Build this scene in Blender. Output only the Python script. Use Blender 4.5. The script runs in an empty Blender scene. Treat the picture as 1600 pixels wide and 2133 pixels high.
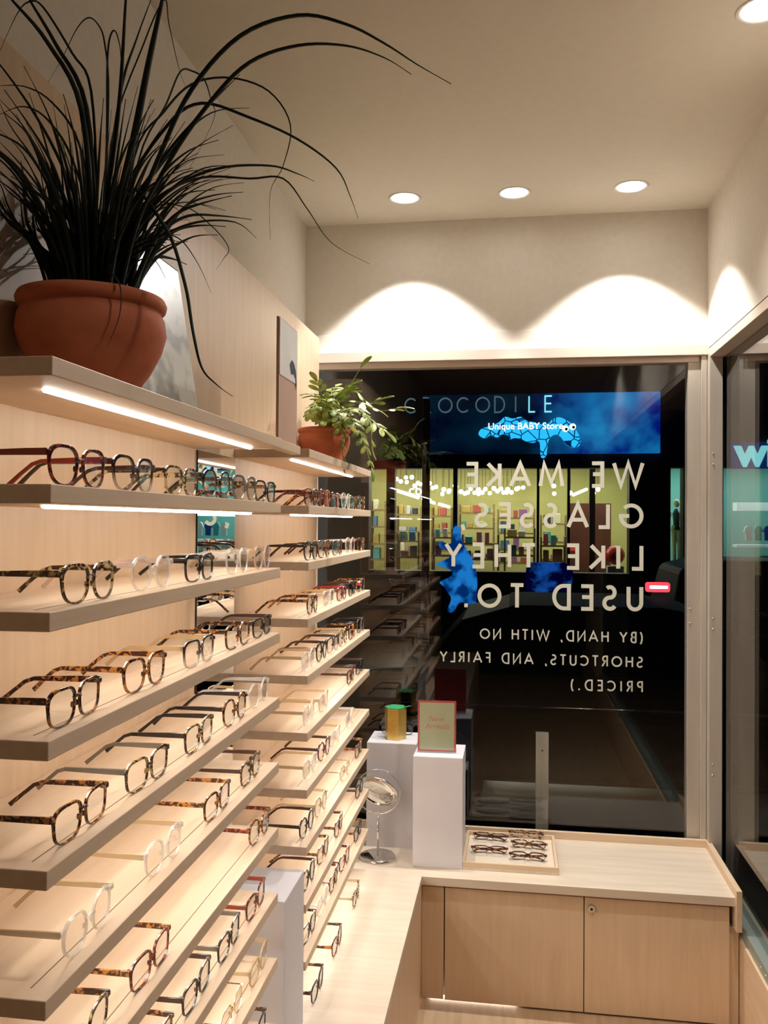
import bpy, bmesh, math, random
from math import sin, cos, pi, radians
from mathutils import Vector, Matrix
random.seed(7)
S = bpy.context.scene
COL = S.collection

# ------------------------------------------------------------------ camera, world, exposure
EYE = 1.655
FPX, YAW, PITCH, ROLL = 1786.0, radians(-8.5467), radians(0.6347), radians(0.3677)
fw = Vector((sin(YAW)*cos(PITCH), cos(YAW)*cos(PITCH), sin(PITCH)))
r0 = Vector((cos(YAW), -sin(YAW), 0)); u0 = r0.cross(fw)
rt = r0*cos(ROLL) + u0*sin(ROLL); up = -r0*sin(ROLL) + u0*cos(ROLL)
cam = bpy.data.objects.new('camera', bpy.data.cameras.new('camera')); COL.objects.link(cam)
m = Matrix((rt, up, -fw)).transposed().to_4x4(); m.translation = (0, 0, EYE); cam.matrix_world = m
cam.data.sensor_fit = 'HORIZONTAL'; cam.data.sensor_width = 36; cam.data.lens = 36*FPX/1600
cam.data.clip_start = .02; cam.data.clip_end = 200
S.camera = cam
S.view_settings.view_transform = 'Standard'; S.view_settings.look = 'None'
S.view_settings.exposure = 0.68; S.view_settings.gamma = 1; S.view_settings.use_curve_mapping = False
W = bpy.data.worlds.new('night'); S.world = W; W.use_nodes = True
W.node_tree.nodes['Background'].inputs[0].default_value = (.012, .016, .03, 1)
W.node_tree.nodes['Background'].inputs[1].default_value = .12
try:
    S.cycles.max_bounces = 7; S.cycles.transparent_max_bounces = 28; S.cycles.sample_clamp_indirect = 4
    S.cycles.diffuse_bounces = 4; S.cycles.caustics_reflective = False; S.cycles.caustics_refractive = False
    S.cycles.use_light_tree = True
except Exception: pass
LED = 15.5          # shelf strip emission
SPOT = 42.0         # recessed lamps by the window
ROOM = 46.0         # visible top right corner lamp, and the unseen fill lamp added above the viewer

def at(px, py, axis, v):                # a pixel of the photo meets a plane X / Y / Z = v
    d = fw + rt*(px-800)/FPX - up*(py-1066.5)/FPX
    i = 'XYZ'.index(axis); t = (v-(EYE if i == 2 else 0))/d[i]
    return Vector((0, 0, EYE)) + d*t

# ------------------------------------------------------------------ helpers
def link(o, parent=None):
    COL.objects.link(o)
    if parent: o.parent = parent
    return o
def tag(o, label=None, cat=None, group=None, kind=None):
    if label: o['label'] = label
    if cat: o['category'] = cat
    if group: o['group'] = group
    if kind: o['kind'] = kind
    return o
def thing(name, label, cat, loc=(0,0,0), rz=0, group=None):
    o = bpy.data.objects.new(name, None); link(o); o.empty_display_size = .03
    o.location = loc; o.rotation_euler = (0, 0, rz)
    return tag(o, label, cat, group)

class MB:
    def __init__(s): s.v = []; s.f = []; s.sm = []; s.uv = None
    def add(s, vs, fs, smooth=False):
        n = len(s.v); s.v += [tuple(p) for p in vs]
        s.f += [tuple(i+n for i in f) for f in fs]; s.sm += [smooth]*len(fs); return s
    def box(s, x0, x1, y0, y1, z0, z1, M=None):
        vs = [Vector((x, y, z)) for z in (z0, z1) for y in (y0, y1) for x in (x0, x1)]
        if M: vs = [M @ p for p in vs]
        return s.add(vs, [(0,2,3,1),(4,5,7,6),(0,1,5,4),(2,6,7,3),(0,4,6,2),(1,3,7,5)])
    def tube(s, pts, rad, n=8, cap=True, sq=1.0, smooth=True):
        pts = [Vector(p) for p in pts]; N = len(pts)
        if not hasattr(rad, '__len__'): rad = [rad]*N
        t0 = (pts[1]-pts[0]).normalized(); ref = Vector((0,0,1)) if abs(t0.z) < .9 else Vector((1,0,0))
        nx = t0.cross(ref).normalized(); rings = []
        for i, p in enumerate(pts):
            t = (pts[min(i+1, N-1)]-pts[max(i-1, 0)]).normalized()
            nx = (nx - t*nx.dot(t)).normalized(); ny = t.cross(nx)
            rings.append([p + (nx*cos(2*pi*k/n)+ny*sq*sin(2*pi*k/n))*rad[i] for k in range(n)])
        vs = [p for r in rings for p in r]
        fs = [(i*n+k, i*n+(k+1)%n, (i+1)*n+(k+1)%n, (i+1)*n+k) for i in range(N-1) for k in range(n)]
        s.add(vs, fs, smooth)
        if cap: b = len(s.v)-len(vs); s.f += [tuple(b+k for k in reversed(range(n))), tuple(b+(N-1)*n+k for k in range(n))]; s.sm += [False, False]
        return s
    def cyl(s, a, b, r, n=24, smooth=True): return s.tube([a, b], r, n, True, 1.0, smooth)
    def lathe(s, prof, n=40, c=(0,0,0), smooth=True):
        c = Vector(c); vs = []; N = len(prof)
        for r, z in prof: vs += [c + Vector((r*cos(2*pi*k/n), r*sin(2*pi*k/n), z)) for k in range(n)]
        fs = [(i*n+k, i*n+(k+1)%n, (i+1)*n+(k+1)%n, (i+1)*n+k) for i in range(N-1) for k in range(n)]
        return s.add(vs, fs, smooth)
    def prism(s, poly, z0, z1, M=None):
        n = len(poly); vs = [Vector((x, y, z0)) for x, y in poly]+[Vector((x, y, z1)) for x, y in poly]
        if M: vs = [M @ p for p in vs]
        return s.add(vs, [tuple(reversed(range(n))), tuple(range(n, 2*n))]+[(i, (i+1)%n, n+(i+1)%n, n+i) for i in range(n)])
    def sphere(s, c, r, n=10, m=6, sc=(1,1,1)):
        c = Vector(c); vs = [c+Vector((0,0,-r*sc[2]))]
        for j in range(1, m):
            a = -pi/2+pi*j/m
            vs += [c+Vector((r*sc[0]*cos(a)*cos(2*pi*k/n), r*sc[1]*cos(a)*sin(2*pi*k/n), r*sc[2]*sin(a))) for k in range(n)]
        vs.append(c+Vector((0,0,r*sc[2]))); T = len(vs)-1
        fs = [(0, 1+(k+1)%n, 1+k) for k in range(n)]
        fs += [(1+j*n+k, 1+j*n+(k+1)%n, 1+(j+1)*n+(k+1)%n, 1+(j+1)*n+k) for j in range(m-2) for k in range(n)]
        fs += [(T, 1+(m-2)*n+k, 1+(m-2)*n+(k+1)%n) for k in range(n)]
        return s.add(vs, fs, True)
    def mesh(s, name):
        me = bpy.data.meshes.new(name); me.from_pydata(s.v, [], s.f)
        for p, q in zip(me.polygons, s.sm): p.use_smooth = q
        bm = bmesh.new(); bm.from_mesh(me); bmesh.ops.recalc_face_normals(bm, faces=bm.faces); bm.to_mesh(me); bm.free()
        return me
    def build(s, name, mat, parent=None, bevel=0, seg=2):
        me = s.mesh(name); me.materials.append(mat)
        o = bpy.data.objects.new(name, me); link(o, parent)
        if bevel:
            b = o.modifiers.new('bevel', 'BEVEL'); b.width = bevel; b.segments = seg; b.limit_method = 'ANGLE'; b.angle_limit = radians(40)
        return o
def struct(name, mb, mat, parent=None, bevel=0):
    o = mb.build(name, mat, parent, bevel)
    if not parent: o['kind'] = 'structure'
    return o

# ------------------------------------------------------------------ materials
def nt(name):
    m = bpy.data.materials.new(name); m.use_nodes = True
    return m, m.node_tree, m.node_tree.nodes['Principled BSDF']
def plain(name, c, rough=.5, metal=0, spec=.5):
    m, t, b = nt(name); b.inputs['Base Color'].default_value = (*c, 1); b.inputs['Roughness'].default_value = rough
    b.inputs['Metallic'].default_value = metal; b.inputs['Specular IOR Level'].default_value = spec; return m
def emit(name, c, s):
    m, t, b = nt(name); b.inputs['Base Color'].default_value = (0,0,0,1); b.inputs['Roughness'].default_value = .6
    b.inputs['Emission Color'].default_value = (*c, 1); b.inputs['Emission Strength'].default_value = s; return m
def noisy(name, c0, c1, scale=(1,1,1), ns=5, detail=6, rough=.5, lo=.35, hi=.65, metal=0, bump=0, spec=.5, dist=0, coord='Object'):
    m, t, b = nt(name); N = t.nodes; L = t.links
    tc = N.new('ShaderNodeTexCoord'); mp = N.new('ShaderNodeMapping'); mp.inputs['Scale'].default_value = scale
    nz = N.new('ShaderNodeTexNoise'); nz.inputs['Scale'].default_value = ns; nz.inputs['Detail'].default_value = detail
    nz.inputs['Distortion'].default_value = dist
    cr = N.new('ShaderNodeValToRGB'); cr.color_ramp.elements[0].position = lo; cr.color_ramp.elements[1].position = hi
    cr.color_ramp.elements[0].color = (*c0, 1); cr.color_ramp.elements[1].color = (*c1, 1)
    L.new(tc.outputs[coord], mp.inputs[0]); L.new(mp.outputs[0], nz.inputs['Vector']); L.new(nz.outputs['Fac'], cr.inputs[0])
    L.new(cr.outputs[0], b.inputs['Base Color']); b.inputs['Roughness'].default_value = rough
    b.inputs['Metallic'].default_value = metal; b.inputs['Specular IOR Level'].default_value = spec
    if bump:
        bp = N.new('ShaderNodeBump'); bp.inputs['Strength'].default_value = bump; bp.inputs['Distance'].default_value = .002
        L.new(nz.outputs['Fac'], bp.inputs['Height']); L.new(bp.outputs[0], b.inputs['Normal'])
    return m
WD0, WD1 = (.64, .47, .31), (.71, .535, .37)
maple_y = noisy('maple_along_y', WD0, WD1, (9, .8, 9), 5, 5, .42, .3, .7, dist=.4, spec=.4)
maple_x = noisy('maple_along_x', WD0, WD1, (.8, 9, 9), 5, 5, .42, .3, .7, dist=.4, spec=.4)
maple_z = noisy('maple_along_z', WD0, WD1, (9, 9, .8), 5, 5, .42, .3, .7, dist=.4, spec=.4)
board_m = noisy('maple_board', (.63,.475,.335), (.70,.54,.39), (9, .8, 9), 5, 5, .42, .3, .7, dist=.4, spec=.4)
maple_pale = noisy('maple_pale', (.60, .50, .39), (.69, .59, .47), (.8, 9, 9), 4, 5, .4, .3, .7, dist=.4, spec=.4)
groove_m = plain('groove_shadow', (.16, .09, .035), .8)
drywall = noisy('drywall', (.70, .655, .585), (.73, .685, .615), (1,1,1), 40, 3, .85, bump=.05, spec=.2)
ceil_m = noisy('ceiling_paint', (.70, .645, .56), (.72, .665, .58), (1,1,1), 30, 3, .9, spec=.2)
floor_m = noisy('pale_oak_floor', (.40, .27, .16), (.52, .37, .23), (7, .8, 7), 5, 6, .5, .3, .7)
alu = noisy('champagne_aluminium', (.50, .44, .37), (.55, .49, .41), (1,1,.1), 30, 3, .45, metal=.35)
alu_w = noisy('aluminium_header', (.62, .50, .42), (.66, .54, .45), (.1,1,1), 30, 3, .5, metal=.15)
rail_m = noisy('green_grey_sill', (.30, .36, .33), (.36, .42, .38), (1,.1,1), 20, 3, .4, metal=.4)
black_m = plain('black_gap', (.005, .005, .006), .7)
screw_m = plain('screw_steel', (.7, .66, .58), .3, 1)
chrome = plain('chrome', (.82, .80, .78), .08, 1)
mirror_m = plain('mirror_silver', (.86, .88, .87), .01, 1)
white_lam = noisy('white_laminate', (.66, .64, .68), (.69, .67, .71), (1,1,1), 8, 2, .5)
terra = noisy('terracotta', (.48, .13, .065), (.62, .205, .11), (1,1,1.6), 14, 8, .78, .3, .7, bump=.25, spec=.25)
soil = noisy('potting_soil', (.02,.012,.007), (.06,.035,.02), (1,1,1), 90, 5, .95, bump=.6)
dark_leaf = noisy('dark_leaf', (.006,.010,.006), (.014,.022,.010), (1,1,1), 20, 3, .55, spec=.25)
fern_m = noisy('fern_green', (.16,.25,.04), (.50,.56,.13), (1,1,1), 28, 4, .5, .35, .65, spec=.4)
letter_m = plain('cream_vinyl', (.58, .57, .47), .6)
gold = noisy('gold_foil_card', (.55,.36,.08), (.75,.52,.15), (1,1,1), 12, 3, .32, metal=.6)
green_m = plain('green_card', (.03, .32, .12), .5)
led_m = emit('led_strip', (1.0, .94, .85), LED)
lamp_m = emit('downlight_lens', (1.0, .93, .84), 14)

def glass_mat(name, tint=(1,1,1), f0=.04):
    m = bpy.data.materials.new(name); m.use_nodes = True; t = m.node_tree; N = t.nodes; L = t.links
    N.remove(N['Principled BSDF']); out = N['Material Output']
    lw = N.new('ShaderNodeLayerWeight'); lw.inputs['Blend'].default_value = .5
    pw = N.new('ShaderNodeMath'); pw.operation = 'POWER'; pw.inputs[1].default_value = 5
    ma = N.new('ShaderNodeMath'); ma.operation = 'MULTIPLY_ADD'; ma.inputs[1].default_value = 1-f0; ma.inputs[2].default_value = f0
    tr = N.new('ShaderNodeBsdfTransparent'); tr.inputs[0].default_value = (*tint, 1)
    gl = N.new('ShaderNodeBsdfGlossy'); gl.inputs['Roughness'].default_value = 0
    mx = N.new('ShaderNodeMixShader')
    L.new(lw.outputs['Facing'], pw.inputs[0]); L.new(pw.outputs[0], ma.inputs[0]); L.new(ma.outputs[0], mx.inputs[0])
    L.new(tr.outputs[0], mx.inputs[1]); L.new(gl.outputs[0], mx.inputs[2]); L.new(mx.outputs[0], out.inputs[0])
    return m
pane_m = glass_mat('window_glass', (.97,.985,.98), .055)
lens_m = glass_mat('lens_glass', (.985,.985,.98), .035)
acryl = glass_mat('acrylic', (.96,.97,.97))

def plastic(name, kind, c0, c1, alpha=1.0, fade=None):
    """acetate: 'solid', 'tort' (voronoi/noise blotches); alpha<1 lets light through; fade=(z0,z1) bottom of rims clearer"""
    m, t, b = nt(name); N = t.nodes; L = t.links
    b.inputs['Roughness'].default_value = .18; b.inputs['Specular IOR Level'].default_value = .55
    b.inputs['Coat Weight'].default_value = .3; b.inputs['Coat Roughness'].default_value = .08
    tc = N.new('ShaderNodeTexCoord'); tcol = None
    if kind == 'tort':
        oi = N.new('ShaderNodeObjectInfo'); ad = N.new('ShaderNodeVectorMath'); ad.operation = 'ADD'
        mu = N.new('ShaderNodeMath'); mu.operation = 'MULTIPLY'; mu.inputs[1].default_value = 3.0
        L.new(oi.outputs['Random'], mu.inputs[0]); L.new(tc.outputs['Object'], ad.inputs[0]); L.new(mu.outputs[0], ad.inputs[1])
        nz = N.new('ShaderNodeTexNoise'); nz.inputs['Scale'].default_value = 105; nz.inputs['Detail'].default_value = 1.5; nz.inputs['Distortion'].default_value = .8
        L.new(ad.outputs[0], nz.inputs['Vector'])
        cr = N.new('ShaderNodeValToRGB'); e = cr.color_ramp.elements
        e[0].position = .50; e[0].color = (*c0, 1); e[1].position = .60; e[1].color = (*c1, 1)
        L.new(nz.outputs['Fac'], cr.inputs[0]); tcol = cr.outputs[0]; L.new(tcol, b.inputs['Base Color'])
    else: b.inputs['Base Color'].default_value = (*c0, 1)
    if fade:
        sp = N.new('ShaderNodeSeparateXYZ'); L.new(tc.outputs['Object'], sp.inputs[0])
        mr = N.new('ShaderNodeMapRange'); mr.inputs['From Min'].default_value = fade[0]; mr.inputs['From Max'].default_value = fade[1]
        mr.inputs['To Min'].default_value = alpha; mr.inputs['To Max'].default_value = 1
        L.new(sp.outputs['Z'], mr.inputs['Value']); L.new(mr.outputs[0], b.inputs['Alpha'])
    else: b.inputs['Alpha'].default_value = alpha
    return m
K = (.010,.007,.006)
ACE = {
 'tortoise': plastic('tortoise_acetate', 'tort', (.035,.010,.006), (.42,.17,.045)),
 'amber':    plastic('amber_tortoise', 'tort', (.06,.014,.006), (.60,.25,.05), .92),
 'blonde':   plastic('blonde_tortoise', 'tort', (.05,.022,.010), (.62,.45,.20), .9),
 'red':      plastic('red_tortoise', 'tort', (.045,.006,.006), (.38,.06,.025)),
 'crimson':  plastic('crimson_acetate', 'solid', (.28,.035,.02), K, .95),
 'black':    plastic('black_acetate', 'solid', (.014,.010,.010), K),
 'brown':    plastic('dark_brown_acetate', 'solid', (.05,.018,.014), K),
 'fade':     plastic('black_to_clear_acetate', 'solid', (.035,.015,.012), K, .35, (.012,.032)),
 'clear':    plastic('clear_acetate', 'solid', (.86,.85,.84), K, .34),
 'rose':     plastic('rose_clear_acetate', 'solid', (.80,.62,.56), K, .45),
 'honey':    plastic('honey_acetate', 'solid', (.62,.45,.24), K, .6),
 'grey':     plastic('smoke_grey_acetate', 'solid', (.16,.14,.12), K, .75),
 'metal':    plain('thin_gold_wire', (.72,.55,.32), .25, 1),
}
CNAME = {'tortoise':'dark tortoise','amber':'amber tortoise','blonde':'blonde tortoise','red':'red tortoise','crimson':'crimson','black':'black',
 'brown':'dark brown','fade':'black-to-clear','clear':'clear','rose':'pale rose','honey':'honey','grey':'smoke grey','metal':'thin gold'}

# ------------------------------------------------------------------ room shell
XL, XP, XR, YB = -.845, -.69, .7345, 3.42       # drywall left, wood panel face, drywall right, window plane
ZC, ZH = EYE+1.208, EYE+.6815
YN = -2.6                                        # back of the shop behind the camera
struct('floor', MB().box(-1, 1.0, YN, 3.44, -.06, 0), floor_m)
# ceiling with round holes cut for the recessed lamps
LAMPS = [(-.405,3.165),(0,3.167),(.415,3.163),(.576,2.11),(.50,.70)]  # last entry is an unseen lamp added as room fill
ce = MB().box(-1, 1.0, YN, 3.6, ZC, ZC+.12).build('ceiling', ceil_m); ce['kind'] = 'structure'
cut = MB()
for x, y in LAMPS: cut.cyl((x, y, ZC-.05), (x, y, ZC+.05), .052, 32)
co = cut.build('cutter', black_m); bo = ce.modifiers.new('b', 'BOOLEAN'); bo.object = co; bo.operation = 'DIFFERENCE'; bo.solver = 'EXACT'
dg = bpy.context.evaluated_depsgraph_get(); me = bpy.data.meshes.new_from_object(ce.evaluated_get(dg))
ce.modifiers.clear(); ce.data = me; bpy.data.objects.remove(co)
ce.data.materials.clear(); ce.data.materials.append(ceil_m)
for p in ce.data.polygons: p.material_index = 0

struct('wall_left', MB().box(-1, XL, YN, 3.6, 0, ZC), drywall)
struct('trim_1', MB().box(XL, XP, -1.6, 3.0, 0, EYE+.655), maple_z)                 # the wood panelling behind the shelves
struct('wall_front', MB().box(-1, 1.0, YB, YB+.18, ZH, ZC), drywall)
struct('trim_2', MB().box(XL, XR, YB-.012, YB, ZH, ZH+.075), drywall, bevel=.002)
struct('wall_right', MB().box(XR, 1.0, YN, YB, EYE+.668, ZC), drywall)
struct('wall_right_knee', MB().box(XR+.012, .84, YN, 3.44, 0, .285), maple_y)
struct('wall_front_knee', MB().box(-1, 1.0, YB+.022, YB+.12, -.4, .30), plain('dark_plinth', (.02,.02,.02), .7))
struct('wall_back', MB().box(-1, 1.0, YN-.1, YN, 0, ZC), plain('charcoal_wall', (.05,.045,.04), .8))
struct('wall_right_rear', MB().box(.78, 1.0, YN, -.9, .285, EYE+.668), drywall)

# front window
ZK0 = EYE-1.221
w1 = bpy.data.objects.new('window_1', None); link(w1); w1['kind'] = 'structure'
f = MB(); f.box(XL, .778, YB-.03, YB+.05, EYE+.640, ZH); f.build('header_frame', alu_w, w1, .002)
f = MB(); f.box(XL, .70, YB-.012, YB+.045, EYE+.617, EYE+.640); f.build('head_stop', alu_w, w1, .001)
f = MB(); f.box(.661, .707, YB-.008, YB+.05, .40, EYE+.640); f.box(.707, .728, YB-.022, YB+.05, .40, EYE+.640); f.build('jamb', alu, w1, .0015)
f = MB(); f.box(XL, XL+.03, YB-.006, YB+.045, .40, EYE+.64); f.build('jamb', alu, w1)
MB().box(XL+.03, .661, YB+.012, YB+.020, ZK0-.02, EYE+.617).build('pane', pane_m, w1)
def screws(pts, d, parent, r=.0035):
    for p in pts:
        p = Vector(p); MB().sphere(p, r, 8, 5, (1,1,1)).build('screw', screw_m, parent)
screws([(.670, YB-.008, EYE+z) for z in (-.325,-.38)] , 0, w1)
screws([(.664, YB+.004, EYE+z) for z in (.25,.20,-.325,-.37,-.405,-.90,-.94)], 0, w1, .003)
for x in (-.42,-.38,.10,.14): screws([(x, YB, EYE+.617)], 0, w1, .0035)
# right-hand window
w2 = bpy.data.objects.new('window_2', None); link(w2); w2['kind'] = 'structure'
MB().box(.729, .7765, YB-.06, YB+.05, .285, EYE+.64).build('corner_post', alu, w2, .0015)
MB().box(.7765, .7825, YB-.045, YB+.05, .30, EYE+.60).build('gasket', black_m, w2)
MB().box(XR-.004, .80, -.9, YB-.03, EYE+.628, EYE+.662).build('head_rail', alu_w, w2, .0015)
MB().box(XR-.001, .80, -.9, YB-.03, EYE+.662, EYE+.668).build('head_gap', black_m, w2)
MB().box(XR+.02, .805, -.9, YB-.061, .285, .325).build('sill_rail', rail_m, w2, .002)
MB().box(.783, .791, -.9, YB+.05, .325, EYE+.628).build('pane', pane_m, w2)
screws([(.742, YB-.06, EYE+z) for z in (.262,.222,-.355,-.395,-.90,-.94)], 0, w2)
screws([(XR+.02, y, .305) for y in (2.77,2.72,2.25,2.20)], 0, w2, .003)

# recessed lamps
SPW = {0:1.0, 1:.8, 2:1.0}
for i, (x, y) in enumerate(LAMPS):
    lab = ['recessed ceiling downlight near window, left of the row of three', 'recessed ceiling downlight near window, middle of the row of three',
           'recessed ceiling downlight near window, right of the row of three', 'recessed ceiling downlight at the top right corner, nearest the viewer'][i] if i < 4 else 'added unseen fill downlight in the ceiling above the viewer, right of the planter'
    t = thing('ceiling_downlight', lab, 'ceiling light', (x, y, ZC), 0, 'recessed ceiling downlights')
    MB().lathe([(.0515,.05),(.049,0),(.060,-.003),(.062,0),(.0515,0.001)], 36).build('trim_ring', plain('white_trim_%d' % i, (.75,.73,.7), .5), t)
    MB().cyl((0,0,.012), (0,0,.016), .0488, 32).build('lens', lamp_m, t)
    ld = bpy.data.lights.new('downlight_beam', 'SPOT'); ld.energy = SPOT*SPW[i] if i < 3 else ROOM*(1.35 if i == 3 else .45)
    ld.spot_size = radians(93 if i < 3 else 125); ld.spot_blend = .28 if i < 3 else .6; ld.color = (1, .965, .93) if i < 3 else (1,.90,.79)
    ld.shadow_soft_size = .012 if i < 3 else .045
    lo = bpy.data.objects.new('downlight_beam', ld); link(lo, t); lo.location = (0, 0, .006)
    if i == 1: lo.rotation_euler = (radians(-28), 0, 0)

# ------------------------------------------------------------------ counter and cabinets
ZK = EYE-1.221; XC, YC = -.304, 2.954
c = thing('counter', 'pale maple L-shaped display counter under the window and below the shelves', 'counter', (0,0,0))
MB().prism([(XP+.001,-1.2),(XC,-1.2),(XC,YC),(.725,YC),(.725,3.40),(XL+.004,3.40),(XL+.004,3.003),(XP+.001,3.003)], ZK-.030, ZK).build('worktop', maple_pale, c, .0015)
MB().box(XL+.004, .742, 3.385, 3.401, ZK, ZK+.028).build('back_rim', maple_x, c, .001)
MB().box(.724, .742, YC-.018, 3.384, ZK-.105, ZK+.028).build('end_panel', maple_y, c, .001)
cb = thing('base_cabinet', 'maple base cabinet with two doors below the window counter', 'cabinet', (0,0,0))
MB().box(-.27, .70, 3.02, 3.39, .012, ZK-.031).build('body', plain('cabinet_inside', (.05,.035,.02), .8), cb)
def door(x0, x1): return MB().box(x0, x1, 2.975, 2.995, .007, ZK-.042).build('door', maple_z, cb, .001)
MB().box(XC-.0015, -.2295, 2.9995-.0225, 2.997, .007, ZK-.042).build('filler_panel', maple_z, cb, .001)
door(-.2255, .2425); d2 = door(.2455, .7115)
lk = MB().cyl((.268, 2.9745, ZK-.077), (.268, 2.967, ZK-.077), .0115, 24); lk.build('lock', screw_m, d2)
MB().cyl((.268, 2.9665, ZK-.077), (.268, 2.9655, ZK-.077), .0045, 12).build('lock', black_m, d2)
MB().box(.7125, .7440, 2.99, 3.40, .0, ZK-.11).build('side_panel', maple_z, cb)
lb = thing('base_cabinet', 'long maple plinth cabinet under the counter along the shelf wall', 'cabinet', (0,0,0))
MB().box(XP+.002, XC-.002, -1.2, 2.999, .0, ZK-.031).build('front_panel', maple_z, lb, .001)
# low glow strip at the foot of the window cabinet
MB().box(-.28, .02, 3.0, 3.005, .0025, .0065).build('toe_led', led_m, cb)

# ------------------------------------------------------------------ shelves
XF = -.497; Z0 = EYE+.1787; SP = .14; TH = .0215
BANK = {'1': (.868, 1.804, 'near'), '2': (2.062, 2.991, 'far')}
ORD = ['top','second','third','fourth','fifth','sixth','seventh','eighth','ninth','tenth']
def zt(k): return Z0 - SP*k
for b, (ya, yb, nm) in BANK.items():
    for k in range(10):
        desc = 'pale maple %s shelf of the %s bank, %s' % (ORD[k], nm, 'carrying a planter and prints' if (k == 0 and b == '1') else 'carrying a potted fern' if k == 0 else 'lined with eyeglasses')
        t = thing('wall_shelf', desc, 'shelf', (XP+.0005, ya, zt(k)), 0, 'wall shelves of the %s bank' % nm)
        L_ = yb-ya; D = XF-XP
        MB().box(0, D-.0005, 0, L_, -TH, 0).build('board', board_m, t, .0012)
        if k: MB().box(D-.0315, D-.0302, .022, L_-.022, -.0004, .0003).build('groove', groove_m, t)
        MB().tube([(D-.062, .095 if b=='1' else .07, -TH-.0015), (D-.062, L_-(.03 if b == '1' else .05), -TH-.0015)], .0058, 8, sq=.5).build('led_strip', led_m, t)
# mirror strip between the banks
t = thing('wall_mirror', 'narrow tall frameless mirror strip between the two shelf banks', 'mirror', (XP, 1.806, ZK+.002))
MB().box(.0003, .004, 0, .254, 0, Z0-TH-ZK-.004).build('glass', mirror_m, t); MB().box(.0001, .0034, -.0012, .0, 0, Z0-TH-ZK-.004).build('edge', black_m, t)

# ------------------------------------------------------------------ eyeglasses
def lens_outline(shape, n=30):
    """closed inner contour of the right lens, centre origin, and rim thickness function"""
    W_, H_, e, tw, th = {'square':(.0274,.0200,3.1,.07,.0021),'rect':(.0282,.0178,3.0,.06,.0019),'round':(.0250,.0222,2.2,.03,.0021),
                     'keyhole':(.0264,.0212,2.6,.11,.0025),'cat':(.0248,.0180,2.7,.16,.0025),'wire':(.0258,.0205,2.3,.05,.0013)}[shape]
    P_, Q = [], []
    for i in range(n):
        a = 2*pi*i/n; ca, sa = cos(a), sin(a)
        x = W_*math.copysign(abs(ca)**(2/e), ca); z = H_*math.copysign(abs(sa)**(2/e), sa)
        x *= 1+tw*z/H_
        if shape == 'cat' and x > 0 and z > 0: z += .004*x/W_
        L_ = math.hypot(ca, sa); t = th*(1+.45*max(0, sa)+1.5*max(0, ca)*max(0, sa)+.45*max(0,-ca)*max(0, sa+.5))
        P_.append((x, z)); Q.append((x+t*ca, z+t*sa))
    return P_, Q
def curve_y(x): return .75*x*x
def frame_front(shape, cx=.0350):
    mb = MB(); I, O = lens_outline(shape); n = len(I); dep = .0036 if shape != 'wire' else .0016
    zmin = min(z for _, z in O); zc = -zmin
    for s in (1, -1):
        rings = []
        for (pts, off) in ((I, 0), (O, 0), (O, dep), (I, dep)):
            rings.append([(s*(cx+x), curve_y(cx+x)+off+(.0003 if pts is O and off == 0 else 0), zc+z) for x, z in pts])
        vs = [p for r in rings for p in r]
        fs = [((j%4)*n+i, (j%4)*n+(i+1)%n, ((j+1)%4)*n+(i+1)%n, ((j+1)%4)*n+i) for j in range(4) for i in range(n)]
        mb.add(vs, fs, False)
        # lug out to the hinge
        xo = max(x for x, z in O); zl = zc+(.0135 if shape != 'wire' else .011)
        hx = .0705
        mb.box(cx+xo-.004 if s > 0 else -hx, hx if s > 0 else -(cx+xo-.004), curve_y(cx+xo)-.0002, curve_y(cx+xo)+dep+.0035, zl-.0022 if shape != 'wire' else zl-.001, zl+.0034 if shape != 'wire' else zl+.001)
    xi = cx+min(x for x, z in I)-.0004; zb = zc+.0075; w = .0028 if shape != 'wire' else .0009
    pts = [(-xi-.001, .0018, zb-.001), (-xi*.5, .001, zb+.0018), (0, .0008, zb+.0026), (xi*.5, .001, zb+.0018), (xi+.001, .0018, zb-.001)]
    mb.tube(pts, w, 8, sq=.62)
    # nose pads
    for s in (1,-1): mb.sphere((s*(xi-.0006), .0052, zb-.0095), .0022, 6, 4, (.5,1,1.9))
    return mb, zc, I, cx
def lens_mb(I, zc, cx, s):
    mb = MB(); n = len(I); vs = []
    for off in (.0013, .0023):
        vs += [(s*(cx+x*1.01), curve_y(cx+x)+off, zc+z*1.01) for x, z in I]
    mb.add(vs, [tuple(range(n)), tuple(reversed(range(n, 2*n)))]+[(i, (i+1)%n, n+(i+1)%n, n+i) for i in range(n)], False)
    return mb
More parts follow.
